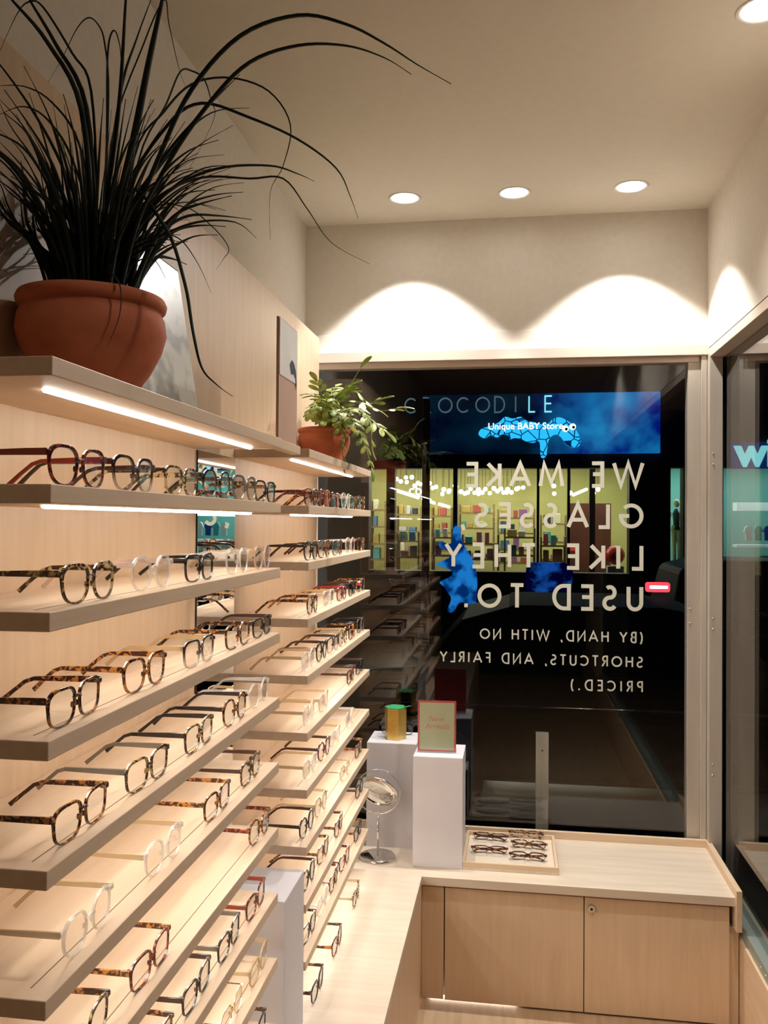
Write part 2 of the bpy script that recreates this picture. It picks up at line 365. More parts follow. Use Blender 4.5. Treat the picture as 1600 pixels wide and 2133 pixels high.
def temple_mb(zc, s, shape, folded=False):
    wire = shape == 'wire'
    z = zc+(.0141 if shape != 'wire' else .011); hw, h0 = (.0017, .0042) if not wire else (.0007, .0008)
    if folded:
        pts = [(s*.066, .007, z), (s*.030, .013-.002*s, z), (-s*.028, .013-.002*s, z-.001), (-s*.045, .014-.002*s, z-.006), (-s*.058, .013-.002*s, z-.015)]
    else:
        pts = [(s*.0692, .004, z), (s*.0695, .03, z), (s*.069, .07, z-.0005), (s*.068, .094, z-.001), (s*.067, .106, z-.0050), (s*.0655, .122, z-.0180), (s*.064, .1385, .0045)]
    hs = [h0, h0*.95, h0*.8, h0*.66, h0*.62, h0*.62, h0*.75][:len(pts)]
    mb = MB(); vs = []; P_ = [Vector(p) for p in pts]
    for i, p in enumerate(P_):
        t = (P_[min(i+1, len(P_)-1)]-P_[max(i-1, 0)]).normalized()
        side = t.cross(Vector((0,0,1))).normalized(); u_ = side.cross(t).normalized()
        vs += [p+side*hw+u_*hs[i], p-side*hw+u_*hs[i], p-side*hw-u_*hs[i], p+side*hw-u_*hs[i]]
    N_ = len(P_); fs = [(i*4+k, i*4+(k+1)%4, (i+1)*4+(k+1)%4, (i+1)*4+k) for i in range(N_-1) for k in range(4)]
    fs += [(0,1,2,3), ((N_-1)*4+3, (N_-1)*4+2, (N_-1)*4+1, (N_-1)*4)]
    return mb.add(vs, fs, False)
PROTO = {}
def proto_parts(shape, folded):
    key = (shape, folded)
    if key not in PROTO:
        fm, zc, I, cx = frame_front(shape)
        lst = [('frame_front', fm), ('lens', lens_mb(I, zc, cx, 1)), ('lens', lens_mb(I, zc, cx, -1)),
               ('temple', temple_mb(zc, 1, shape, folded)), ('temple', temple_mb(zc, -1, shape, folded))]
        out = []
        for nme, mb in lst:
            me = mb.mesh(nme); me.materials.append(None); o = bpy.data.objects.new(nme, me)
            if nme != 'lens' and shape != 'wire':
                bv = o.modifiers.new('bevel', 'BEVEL'); bv.width = .0007; bv.segments = 2; bv.limit_method = 'ANGLE'; bv.angle_limit = radians(50)
            out.append(o)
        PROTO[key] = out
    return PROTO[key]
SNAME = {'square':'square','rect':'rectangular','round':'round','keyhole':'keyhole-bridge','cat':'upswept','wire':'wire-rimmed'}
def eyeglasses(loc, rz, shape, col, label, group, tcol=None, folded=False, rx=0, sc=1.0):
    root = thing('eyeglasses', label, 'glasses', loc, rz, group); root.rotation_euler = (rx, 0, rz); root.scale = (sc,)*3
    for p in proto_parts(shape, folded):
        o = p.copy(); link(o, root); sl = o.material_slots[0]; sl.link = 'OBJECT'
        sl.material = lens_m if p.name.startswith('lens') else ACE[tcol or col] if p.name.startswith('temple') else ACE[col]
        if p.name.startswith('temple') and tcol and tcol != col: o['label'] = '%s temple' % CNAME[tcol]
    return root
# bank, shelf: list of (Y of near hinge, shape, colour, temple colour or None)
G = {
 ('1',1): [(.897,'keyhole','red','crimson'),(1.052,'keyhole','fade','brown'),(1.223,'square','blonde',None),(1.385,'round','fade','black'),(1.545,'keyhole','grey','blonde'),(1.690,'square','black','tortoise')],
 ('1',2): [(.923,'keyhole','blonde',None),(1.114,'round','clear','rose'),(1.301,'square','black',None),(1.505,'keyhole','clear','clear'),(1.672,'round','rose','honey')],
 ('1',3): [(.895,'square','tortoise',None),(1.094,'keyhole','amber',None),(1.304,'square','fade','honey'),(1.510,'square','amber','tortoise'),(1.672,'rect','black','brown')],
 ('1',4): [(.914,'square','amber','tortoise'),(1.106,'square','blonde','grey'),(1.310,'square','blonde','black'),(1.495,'round','tortoise','black'),(1.655,'round','clear','clear')],
 ('1',5): [(.930,'round','clear','honey'),(1.164,'round','clear','honey'),(1.399,'square','amber',None),(1.600,'square','blonde','brown')],
 ('1',6): [(.930,'keyhole','blonde','tortoise'),(1.119,'square','red','amber'),(1.662,'round','amber','red')],
 ('1',7): [(1.130,'square','tortoise',None),(1.308,'square','black','brown'),(1.475,'square','black','grey'),(1.640,'square','red','crimson')],
 ('1',8): [(1.490,'wire','metal','amber'),(1.660,'square','honey','honey')],
 ('1',9): [(1.650,'rect','black','tortoise')],
 ('2',1): [(2.105,'square','red','red'),(2.260,'keyhole','crimson','amber'),(2.415,'square','red',None),(2.568,'round','clear','rose'),(2.712,'square','tortoise',None),(2.850,'round','tortoise','black')],
 ('2',2): [(2.101,'round','black','brown'),(2.263,'keyhole','tortoise','brown'),(2.440,'square','grey','brown'),(2.650,'round','rose','clear'),(2.845,'square','tortoise',None)],
 ('2',3): [(2.120,'round','blonde','amber'),(2.330,'square','clear','honey'),(2.510,'rect','crimson','crimson'),(2.690,'square','black','brown'),(2.848,'square','blonde','amber')],
 ('2',4): [(2.085,'round','clear','honey'),(2.242,'round','black','brown'),(2.390,'square','fade','brown'),(2.535,'round','blonde','honey'),(2.685,'square','amber','tortoise'),(2.848,'keyhole','grey','black')],
 ('2',5): [(2.100,'round','clear','honey'),(2.265,'square','rose','honey'),(2.665,'square','red','brown'),(2.843,'rect','black','brown')],
 ('2',6): [(2.110,'round','clear','honey'),(2.285,'round','red','brown'),(2.435,'square','clear','honey'),(2.670,'round','clear','clear')],
 ('2',7): [(2.085,'round','black','brown'),(2.245,'round','honey','honey'),(2.575,'wire','metal','amber'),(2.835,'square','tortoise','amber')],
 ('2',8): [(2.105,'round','black','brown'),(2.280,'square','tortoise','amber'),(2.485,'square','tortoise','red'),(2.848,'rect','black','brown')],
 ('2',9): [(2.120,'square','black','tortoise'),(2.275,'round','clear','clear'),(2.430,'square','tortoise','red'),(2.580,'square','red','tortoise'),(2.830,'square','black','amber')],
 ('2',10): [(2.110,'square','black','tortoise'),(2.345,'square','tortoise','amber'),(2.650,'round','blonde','honey')],
}
NTH = ['first','second','third','fourth','fifth','sixth']
for (b, k), lst in G.items():
    for i, (y, shp, c0, tc) in enumerate(lst):
        nm = BANK[b][2]
        if k < 10: where = "%s from the near end of %s bank's %s shelf" % (NTH[i], nm, ORD[k])
        else: where = "standing on the counter below the far bank, %s from the viewer" % NTH[i]
        col = CNAME[c0]+' '+SNAME[shp]+' eyeglasses'
        if k == 10: x, z = -.500+.012, ZK+.0004
        else: x, z = -.514, zt(k)+.0004
        wdt = .073
        rz = radians(90+random.uniform(-2.5, 2.5))
        eyeglasses((x+random.uniform(-.002,.001), y+wdt-.001, z), rz, shp, c0, col+', '+where, 'eyeglasses on the %s bank' % nm, tc, sc=1.0)

# ------------------------------------------------------------------ things on the counter
def pedestal(x0, x1, y0, y1, z1, label):
    t = thing('display_pedestal', label, 'pedestal', ((x0+x1)/2, (y0+y1)/2, ZK), 0, 'white display pedestals')
    w_, d_ = (x1-x0)/2, (y1-y0)/2
    MB().box(-w_, w_, -d_, d_, 0, z1-ZK-.0008).build('body', white_lam, t, .001)
    MB().box(-w_+.0006, w_-.0006, -d_+.0006, d_-.0006, z1-ZK-.0007, z1-ZK).build('top', white_lam, t)
    return t
ZP = EYE-.832
pedestal(-.540, -.352, 3.195, 3.375, ZP, 'white box pedestal in the window corner carrying the gold hexagonal box')
pedestal(-.346, -.170, 3.035, 3.222, ZP, 'white box pedestal in front carrying the New Arrivals sign')
pedestal(-.672, -.5, 1.873, 2.052, EYE-.852, 'white box pedestal standing between the two shelf banks below the mirror strip')
t = thing('display_block', 'low white block half hidden behind the pedestal with the New Arrivals sign', 'block', (-.255, 3.305, ZK))
MB().box(-.075, .077, -.065, .065, .0003, .215).build('body', white_lam, t, .001)
# gold hexagonal box
t = thing('gift_box', 'gold hexagonal box with green top on the corner pedestal', 'box', (-.442, 3.275, ZP), radians(8))
hexp = [(.043*cos(pi/6+pi/3*i+.25), .043*sin(pi/6+pi/3*i+.25)) for i in range(6)]
MB().prism(hexp, .0003, .118).build('body', gold, t, .001)
MB().prism([(x*.99, y*.99) for x, y in hexp], .1182, .121).build('lid', green_m, t, .0005)
lf = MB(); lf.tube([(.030,-.015,.1215),(.045,-.02,.126),(.060,-.022,.129)], [.004,.006,.001], 6, sq=.3); lf.build('leaf', plain('leaf_tab', (.10,.30,.08), .5), t)
eyeglasses((-.443, 3.328, ZP+.0004), 0, 'square', 'black', 'black square eyeglasses behind the gold hexagonal box on the corner pedestal', None, 'brown', sc=.98, folded=True)
# New Arrivals sign
t = thing('table_sign', 'small New Arrivals sign with coral border in clear acrylic holder on pedestal', 'sign', (-.2675, 3.10, ZP), radians(2))
MB().box(-.069,.069,-.0015,.0, .003,.186).build('card', noisy('coral_card', (.55,.075,.06), (.60,.09,.07), (1,1,1), 30, 2, .6), t)
MB().box(-.0625,.0625,-.0022,-.0016, .0095,.179).build('card_face', noisy('pale_green_card', (.50,.52,.32), (.56,.55,.36), (1,1,1), 5, 2, .6), t)
MB().box(-.070,.070,-.0048,-.0030,.001,.188).build('holder', acryl, t)
MB().box(-.070,.070,-.004,.045,.0,.002).build('holder_foot', acryl, t)
def font_text(s, size, mat, parent, M, name='lettering', shear=0, extr=.0002, bold=0, align='CENTER', space=1.0):
    cu = bpy.data.curves.new(name, 'FONT'); cu.body = s; cu.size = size; cu.extrude = extr; cu.shear = shear; cu.offset = bold
    cu.align_x = align; cu.space_character = space; cu.resolution_u = 4
    tmp = bpy.data.objects.new(name, cu); COL.objects.link(tmp)
    bpy.context.view_layer.update(); dg = bpy.context.evaluated_depsgraph_get()
    me = bpy.data.meshes.new_from_object(tmp.evaluated_get(dg)); bpy.data.objects.remove(tmp); me.transform(M)
    me.materials.clear(); me.materials.append(mat); o = bpy.data.objects.new(name, me); link(o, parent); return o
RX90 = Matrix.Rotation(radians(90), 4, 'X')
coral_t = plain('coral_ink', (.75,.22,.12), .6)
font_text('New', .028, coral_t, t, Matrix.Translation((-.004,-.0025,.112)) @ RX90, shear=.3)
font_text('Arrivals', .028, coral_t, t, Matrix.Translation((0,-.0025,.085)) @ RX90, shear=.3)

# round vanity mirror
t = thing('vanity_mirror', 'round double-sided chrome vanity mirror on a stand beside the pedestals', 'mirror', (-.480, 3.095, ZK))
MB().lathe([(0,.0),(.066,.0),(.067,.004),(.062,.009),(.012,.013),(.0,.014)], 48).build('base', chrome, t)
MB().cyl((0,0,.012), (0,0,.158), .0045, 16).build('pole', chrome, t)
MB().sphere((0,0,.158), .007, 12, 8).build('joint', chrome, t)
R_ = .0735; cz = .238
pts = [(R_*1.09*sin(a), 0, cz-R_*1.09*cos(a)) for a in [radians(x) for x in range(0, 361, 8)]]
MB().tube(pts, .0022, 8, cap=False).build('yoke', chrome, t)
hd = bpy.data.objects.new('mirror_head', None)
Mh = Matrix.Translation((0,0,cz)) @ Matrix.Rotation(radians(-16), 4, 'Z') @ Matrix.Rotation(radians(122), 4, 'X')
hm = MB(); ring = [(R_*cos(2*pi*k/48), R_*sin(2*pi*k/48), 0) for k in range(49)]
hm.tube(ring, .0042, 8, cap=False); hm.v = [tuple(Mh @ Vector(p)) for p in hm.v]; hm.build('rim', chrome, t)
hm = MB(); prof = [(0,.0068),(.03,.0062),(.055,.0048),(R_-.003,.0015),(R_-.003,-.0015),(.055,-.0048),(.03,-.0062),(0,-.0068)]
hm.lathe(prof, 48); hm.v = [tuple(Mh @ Vector(p)) for p in hm.v]; hm.build('mirror_glass', mirror_m, t)

# tray of folded glasses
t = thing('display_tray', 'shallow maple tray of folded eyeglasses on the window counter', 'tray', (-.004, 3.195, ZK))
tw, td = .166, .158
MB().box(-tw, tw, -td, td, .0003, .010).build('bottom', noisy('tray_felt', (.66,.56,.44), (.70,.60,.48), (1,1,1), 50, 3, .7), t)
for a in ((-tw,tw,-td,-td+.010),(-tw,tw,td-.010,td),(-tw,-tw+.010,-td+.0101,td-.0101),(tw-.010,tw,-td+.0101,td-.0101)):
    MB().box(*a, .0101, .026).build('side', maple_x, t, .0008)
for i, ((x, y), shp, c0, w) in enumerate([((-.080,3.27),'square','tortoise','left, back row'),((.055,3.318),'square','blonde','right, back row'),((.062,3.21),'keyhole','amber','right, middle row'),
        ((-.078,3.145),'rect','red','left, front row'),((.058,3.098),'square','fade','right, front row')]):
    eyeglasses((x, y-.002, ZK+.0255), radians(random.uniform(-7, 3)), shp, c0, '%s %s eyeglasses folded in the tray, %s' % (CNAME[c0], SNAME[shp], w), 'folded eyeglasses in the tray', 'tortoise' if c0 != 'tortoise' else 'brown', folded=True, rx=radians(-72), sc=.96)

# small black clip on the near bank
t = thing('shelf_clip', 'small black clip at the far end of the near bank sixth shelf', 'clip', (-.55, 1.775, zt(5)+.0003))
MB().box(-.007,.007,-.009,.009,0,.004).build('base', ACE['black'], t, .0008); MB().box(-.003,.001,-.006,.006,.0041,.018).build('tab', ACE['black'], t, .0008)

# ------------------------------------------------------------------ things on the top shelf
def pot(name, label, c, r, h, belly):
    t = thing(name, label, 'plant', c)
    pr = [(0,0.0005),(r*.55,.0005),(r*.62,.004),(r*.80,h*.22),(r*.95,h*.45),(r*belly,h*.62),(r*.985,h*.78),(r*.93,h*.845),(r*.96,h*.86),(r*1.0,h*.89),(r*1.015,h*.94),(r*.985,h*.99),(r*.92,h),(r*.86,h*.97),(r*.84,h*.7)]
    MB().lathe(pr, 64).build('pot', terra, t)
    MB().lathe([(0,h*.88),(r*.5,h*.88),(r*.845,h*.86)], 40).build('soil', soil, t)
    return t
def blade(mb, pts, w, tip=.15):
    """grass blade: folded ribbon with thickness along a smooth curve through pts"""
    P_ = [Vector(p) for p in pts]; Q = []
    for i in range(len(P_)-1):
        p0, p1, p2, p3 = P_[max(i-1,0)], P_[i], P_[i+1], P_[min(i+2, len(P_)-1)]
        for k in range(5):
            u_ = k/5; Q.append(.5*((2*p1)+(p2-p0)*u_+(2*p0-5*p1+4*p2-p3)*u_*u_+(3*p1-p0-3*p2+p3)*u_**3))
    Q.append(P_[-1]); n = len(Q)
    mb.tube(Q, [max(w*(1-(i/(n-1))**2.2), w*tip)*(.75+.25*min(1, 4*i/n)) for i in range(n)], 6, True, .75)
ZA = zt(0)
pl = pot('potted_plant', 'large terracotta pot with dark arching grass-like leaves on the top shelf', (-.5865, 1.129, ZA), .1005, .133, 1.012)
# blades seen against the wall and ceiling, measured at the plant's own distance
TR = [
 (3.4,[(250,560),(330,330),(400,185),(500,75),(620,32),(720,50),(800,90),(870,135),(940,175)],1.10),
 (3.2,[(250,560),(350,340),(440,210),(520,130),(620,95),(720,95),(800,120),(857,155)],1.10),
 (6.0,[(215,570),(270,330),(310,130),(338,0),(362,-120)],1.05),
 (3.6,[(205,560),(245,250),(262,0),(270,-120)],1.05),
 (2.6,[(215,500),(250,200),(285,80),(330,-40)],1.15),
 (4.2,[(195,520),(170,230),(100,90),(25,0),(-30,-60)],1.0),
 (4.0,[(200,520),(180,225),(115,90),(62,0),(30,-60)],1.05),
 (2.0,[(205,450),(190,190),(150,110),(90,15),(60,4),(35,30),(0,106)],1.05),
 (1.4,[(220,500),(226,200),(218,90),(205,52),(184,37),(160,60),(130,120),(100,172)],1.12),
 (1.6,[(215,540),(222,300),(224,120),(234,66),(246,80),(252,150),(240,400)],1.12),
 (1.7,[(300,330),(340,235),(400,175),(480,162),(560,190),(605,260),(590,345),(563,400),(563,500)],1.2),
 (2.4,[(285,400),(350,260),(420,215),(520,245),(620,290),(700,350),(730,410),(746,455)],1.15),
 (1.9,[(255,500),(330,410),(420,370),(520,372),(590,372),(640,435),(690,505),(770,550)],1.15),
 (2.4,[(260,510),(350,400),(450,352),(560,345),(620,362),(655,378)],1.12),
 (2.4,[(262,545),(330,495),(410,463),(490,463),(534,496)],1.1),
 (2.6,[(282,400),(345,475),(385,590),(402,690),(420,765),(450,800),(485,826)],1.0),
 (1.3,[(270,530),(320,493),(370,495),(410,545),(440,610)],1.05),
 (1.0,[(300,440),(380,430),(440,470),(476,515),(465,540),(450,562)],1.1),
 (2.6,[(190,520),(140,370),(80,250),(0,135),(-50,90)],1.0),
 (2.4,[(180,540),(120,420),(60,320),(0,280),(-60,270)],.98),
 (2.8,[(170,560),(100,460),(40,390),(-20,350)],.96),
 (2.0,[(200,480),(165,300),(110,215),(50,180),(-20,180)],1.05),
 (2.0,[(190,480),(150,330),(100,250),(50,222),(0,238)],1.02),
 (2.6,[(150,575),(90,470),(30,400),(-30,360)],.98),
 (1.8,[(150,560),(110,535),(85,528),(48,530)],1.05),
 (2.0,[(270,470),(370,300),(440,235),(520,225)],1.2),
 (3.0,[(262,480),(340,330),(430,225),(500,155)],1.12),
 (1.4,[(310,340),(345,220),(375,150),(400,148),(425,165),(440,210),(445,250),(390,360)],1.22),
 (2.2,[(240,560),(300,460),(380,390),(480,350)],1.1),
 (2.0,[(265,560),(300,520),(335,510),(350,520)],1.08),
 (1.2,[(268,580),(285,545),(320,540),(345,580)],1.05),
 (1.2,[(240,300),(300,90),(342,0),(352,50),(372,140),(390,190)],1.15),
]
lv = MB()
for w, pts, Y in TR:
    n = len(pts); P_ = []
    for i, (x, y) in enumerate(pts):
        Yi = 1.129+(Y-1.129)*min(1, i/3)
        q = at(x, y, 'Y', Yi)
        if q.x < -.68: q = at(x, y, 'X', -.68)
        if i == 0 and y < 600: q = Vector((-.5865+(q.x+.5865)*.8, 1.129, max(q.z, ZA+.11)))
        P_.append(q-Vector(pl.location))
    P_.insert(0, Vector((P_[0].x*.5, P_[0].y*.5, .10)))
    blade(lv, P_, w*.00125)
blade(lv, [(.0,-.02,.11),(.045,-.06,.15),(.078,-.078,.128),(.083,-.088,.085),(.070,-.098,.04)], .0016)
for i in range(190):
    a = random.uniform(0, 2*pi); ln = random.uniform(.16, .34); spread = random.uniform(.05, .75)
    r0_ = random.uniform(0, .055); P_ = []
    dx, dy = cos(a), sin(a)
    for k in range(7):
        s_ = k/6; th_ = spread*(.35+1.9*s_*s_*random.uniform(.8,1.2))
        if k == 0: p = Vector((dx*r0_, dy*r0_, .10))
        else: p = P_[-1]+Vector((dx*sin(min(th_, 2.6)), dy*sin(min(th_, 2.6)), cos(min(th_, 2.6))))*ln/6
        p.x = max(p.x, -.097); P_.append(p)
    blade(lv, P_, random.uniform(.0018, .0050))
lv.build('foliage', dark_leaf, pl)

pf = pot('potted_fern', 'small terracotta pot with lobed light green fern on the far top shelf', (-.600, 2.69, ZA), .0835, .118, 1.0)
fl = MB()
def lobe(mb, base, d, nrm, L_, w):
    side = d.cross(nrm).normalized(); top, bot = [], []
    prof = [(0,.25),(.2,.6),(.5,1),(.75,.95),(.92,.6),(1,.1)]
    l = [base+d*L_*a+side*w*b - nrm*L_*.25*a*a for a, b in prof]; r_ = [base+d*L_*a-side*w*b - nrm*L_*.25*a*a for a, b in prof]
    c_ = [base+d*L_*a+nrm*w*.15 - nrm*L_*.25*a*a for a, b in prof]; vs = l+c_+r_; n = len(prof)
    vs2 = [p-nrm*.0006 for p in vs]
    fs = []
    for i in range(n-1): fs += [(i,i+1,n+i+1,n+i),(n+i,n+i+1,2*n+i+1,2*n+i)]
    mb.add(vs, fs, True); mb.add(vs2, [tuple(reversed(f_)) for f_ in fs], True)
def frond(mb, pts, sz, n=6):
    P_ = [Vector(p) for p in pts]; Q = []
    for i in range(len(P_)-1):
        p0, p1, p2, p3 = P_[max(i-1,0)], P_[i], P_[i+1], P_[min(i+2, len(P_)-1)]
        for k in range(6):
            u_ = k/6; Q.append(.5*((2*p1)+(p2-p0)*u_+(2*p0-5*p1+4*p2-p3)*u_*u_+(3*p1-p0-3*p2+p3)*u_**3))
    Q.append(P_[-1]); mb.tube(Q, .0011, 5)
    m_ = len(Q)
    for j in range(n):
        i = int(m_*(.32+.66*j/n)); i = min(i, m_-2); t_ = (Q[i+1]-Q[i]).normalized()
        side = t_.cross(Vector((0,0,1))); side = side.normalized() if side.length > .1 else Vector((0,1,0)); nrm = side.cross(t_).normalized()
        s_ = sz*(1-.35*abs(j/n-.35))
        for sg in (1,-1):
            lobe(mb, Q[i], (t_*.7+side*sg*.85+Vector((0,0,random.uniform(-.15,.25)))).normalized(), nrm, s_*random.uniform(1.25,1.65), s_*.32)
    t_ = (Q[-1]-Q[-2]).normalized(); side = t_.cross(Vector((0,0,1))); side = side.normalized() if side.length > .1 else Vector((0,1,0))
    lobe(mb, Q[-1], t_, side.cross(t_).normalized(), sz*1.5, sz*.42)
O_ = Vector(pf.location)
def fr(pxs, sz, n, Ys):
    P_ = [Vector((-.01, 0, .10))]
    for (x, y), Y in zip(pxs, Ys):
        q = at(x, y, 'Y', Y)
        P_.append(q-O_)
    frond(fl, P_, sz*1.25, n)
fr([(700,850),(722,815),(752,765)], .026, 2, [2.69,2.66,2.64])
fr([(700,855),(740,835),(790,855),(828,850)], .030, 5, [2.69,2.66,2.62,2.60])
fr([(700,850),(735,815),(768,840),(785,835)], .030, 5, [2.69,2.70,2.70,2.70])
fr([(705,855),(750,860),(785,885),(800,895)], .030, 5, [2.69,2.60,2.56,2.55])
fr([(712,860),(738,880),(758,920),(775,975)], .022, 7, [2.62,2.56,2.53,2.52])
fr([(716,862),(748,850),(770,880),(775,930)], .022, 7, [2.62,2.50,2.48,2.48])
fr([(690,860),(704,862),(712,900),(714,965)], .018, 9, [2.62,2.575,2.56,2.56])
fr([(680,850),(668,815),(660,795)], .022, 4, [2.64,2.60,2.58])
fr([(690,850),(700,825),(725,805)], .026, 5, [2.69,2.69,2.69])
fr([(680,855),(690,820),(700,805)], .022, 5, [2.69,2.74,2.78])
fr([(680,850),(655,825),(640,820)], .020, 4, [2.6,2.52,2.48])
for i in range(26):
    a = random.uniform(-1.9, 1.9); h = random.uniform(.02, .10); o = random.uniform(.05, .13)
    e = Vector((max(cos(a)*o, -.07), sin(a)*o, .118+h*.55))
    frond(fl, [(random.uniform(-.02,.02), random.uniform(-.02,.02), .10), (e.x*.5, e.y*.5, .118+h), tuple(e)], random.uniform(.018,.026), 5)
fl.build('foliage', fern_m, pf)

# leaning framed photo print behind the planter
t = thing('framed_print', 'black-edged framed grey photo print leaning on the panel behind the large planter', 'picture', (0,0,0))
yz = [(-.630, ZA+.001), (-.684, EYE+.513)]
dv = Vector((yz[1][0]-yz[0][0], 0, yz[1][1]-yz[0][1])); Hh = dv.length; dv.normalize()
Mp = Matrix((Vector((0,1,0)), dv, Vector((0,1,0)).cross(dv))).transposed().to_4x4(); Mp.translation = Vector((yz[0][0], 1.385, yz[0][1]))
MB().box(0,.29,0,Hh,-.008,0,Mp).build('frame', black_m, t)
pm, tt, bb = nt('grey_photo'); Nn, Ll = tt.nodes, tt.links
tc = Nn.new('ShaderNodeTexCoord'); wv = Nn.new('ShaderNodeTexWave'); wv.inputs['Scale'].default_value = 9; wv.inputs['Distortion'].default_value = 9; wv.inputs['Detail'].default_value = 2.5
cr = Nn.new('ShaderNodeValToRGB'); cr.color_ramp.elements[0].color = (.11,.11,.09,1); cr.color_ramp.elements[1].color = (.46,.46,.40,1); cr.color_ramp.elements[0].position = .15; cr.color_ramp.elements[1].position = .8
Ll.new(tc.outputs['Object'], wv.inputs[0]); Ll.new(wv.outputs['Fac'], cr.inputs[0]); Ll.new(cr.outputs[0], bb.inputs['Base Color']); bb.inputs['Roughness'].default_value = .35
MB().box(.004,.286,.004,Hh-.004,.0003,.0015,Mp).build('photo', pm, t)

# book-like print standing between the banks
t = thing('standing_print', 'narrow pale print card with dark splash standing in the gap between shelf banks', 'print', (-.512, 1.822, ZA-.021))
MB().box(-.012,.010,-.008,.17,0,.020).build('stand', maple_y, t, .001)
MB().box(-.003,.003,0,.160,.0202,.292).build('card', noisy('print_board', (.45,.28,.20), (.52,.34,.25), (1,1,1), 4, 2, .6), t)
MB().box(.0031,.0042,.003,.157,.165,.289).build('photo', noisy('pale_photo', (.74,.72,.70), (.82,.80,.78), (1,1,1), 9, 3, .5), t)
sp = MB(); sp.add([(.0047,y,z) for y,z in ((.085,.20),(.105,.215),(.125,.21),(.142,.195),(.150,.165),(.143,.15),(.138,.175),(.120,.185),(.10,.18))], [tuple(range(9))]); sp.build('splash', black_m, t)
for z in (.135,.122):
    font_text('Paris' if False else 'o o', .010, plain('faded_red_ink', (.35,.12,.09), .6), t, Matrix.Translation((.0035,.05,z)) @ Matrix.Rotation(pi/2,4,'Z') @ RX90, extr=.0001) if False else None

# ------------------------------------------------------------------ window lettering (cap height 1, mirrored seen from inside)
def arc(cx, cy, rx, ry, a0, a1, n=14): return [(cx+rx*cos(radians(a0+(a1-a0)*i/n)), cy+ry*sin(radians(a0+(a1-a0)*i/n))) for i in range(n+1)]
GL = {
 'W': (1.30, [[(.04,1),(.34,0),(.65,1),(.96,0),(1.26,1)]]), 'E': (.56, [[(.52,1),(.08,1),(.08,0),(.52,0)],[(.08,.52),(.48,.52)]]),
 'M': (1.08, [[(.06,0),(.22,1),(.54,.12),(.86,1),(1.02,0)]]), 'A': (.90, [[(.04,0),(.45,1),(.86,0)],[(.16,.32),(.74,.32)]]),
 'K': (.66, [[(.08,0),(.08,1)],[(.60,1),(.13,.50),(.64,0)]]), 'G': (1.0, [arc(.52,.5,.44,.46,48,360,26)+[(.60,.5)]]),
 'L': (.50, [[(.08,1),(.08,0),(.48,0)]]), 'S': (.60, [arc(.30,.745,.20,.235,50,270,12)[:-1]+arc(.30,.27,.24,.25,90,-150,12)]),
 ',': (.25, [[(.15,.07),(.06,-.17)]]), '.': (.25, [[(.04,.045),(.20,.045)]]), 'I': (.20, [[(.10,0),(.10,1)]]),
 'K2': (0, []), 'T': (.60, [[(.02,1),(.58,1)],[(.30,1),(.30,0)]]), 'H': (.74, [[(.08,0),(.08,1)],[(.66,0),(.66,1)],[(.08,.53),(.66,.53)]]),
 'Y': (.72, [[(.03,1),(.36,.48),(.69,1)],[(.36,.48),(.36,0)]]), 'U': (.70, [[(.08,1),(.08,.30)]+arc(.35,.30,.27,.28,180,360,14)+[(.62,.30),(.62,1)]]),
 'D': (.80, [[(.08,0),(.08,1),(.30,1)]+arc(.30,.5,.42,.5,90,-90,16)+[(.30,0),(.08,0)]]), 'O': (1.02, [arc(.51,.5,.45,.46,0,360,30)]),
 'B': (.60, [[(.08,0),(.08,1),(.28,1)]+arc(.28,.76,.20,.24,90,-90,10)+[(.08,.52)],[(.28,.52)]+arc(.28,.26,.25,.26,90,-90,10)+[(.08,0)]]),
 'N': (.82, [[(.08,0),(.08,1),(.74,0),(.74,1)]]), 'R': (.60, [[(.08,0),(.08,1),(.28,1)]+arc(.28,.75,.22,.25,90,-90,10)+[(.08,.50)],[(.28,.50),(.56,0)]]),
 'C': (.84, [arc(.50,.5,.42,.46,45,315,22)]), 'F': (.52, [[(.50,1),(.08,1),(.08,0)],[(.08,.52),(.46,.52)]]),
 'P': (.56, [[(.08,0),(.08,1),(.28,1)]+arc(.28,.74,.22,.26,90,-90,10)+[(.08,.48)]]),
 '(': (.30, [arc(.46,.45,.36,.72,125,235,10)]), ')': (.30, [arc(-.16,.45,.36,.72,-55,55,10)]), ' ': (.42, []),
}
def stroke(mb, pts, hw, M, th):
    off = (len(mb.v) % 7)*.00009; P_ = []
    for x, y in pts:
        q = Vector((x, y, 0))
        if not P_ or (q-P_[-1]).length > 1e-4: P_.append(q)
    closed = (P_[0]-P_[-1]).length < 1e-4
    if closed: P_ = P_[:-1]
    n = len(P_); L1, R1 = [], []
    for i in range(n):
        a = P_[i]-P_[i-1] if (i or closed) else P_[1]-P_[0]; b = P_[(i+1)%n]-P_[i] if (i < n-1 or closed) else a
        a = a.normalized(); b = b.normalized(); t_ = (a+b); t_ = t_.normalized() if t_.length > .1 else a
        nn = Vector((-t_.y, t_.x, 0)); cs = max(.42, nn.dot(Vector((-a.y, a.x, 0))))
        L1.append(P_[i]+nn*hw/cs); R1.append(P_[i]-nn*hw/cs)
    vs = [M @ (p-Vector((0,0,off))) for p in L1+R1]+[M @ (p+Vector((0,0,th+off))) for p in L1+R1]
    k = n if closed else n-1; fs = []
    for i in range(k):
        j = (i+1)%n
        fs += [(i,j,n+j,n+i), (2*n+i,3*n+i,3*n+j,2*n+j), (i,2*n+i,2*n+j,j), (n+i,n+j,3*n+j,3*n+i)]
    if not closed: fs += [(0,n,3*n,2*n), (n-1,3*n-1,4*n-1,2*n-1)]
    mb.add(vs, fs)
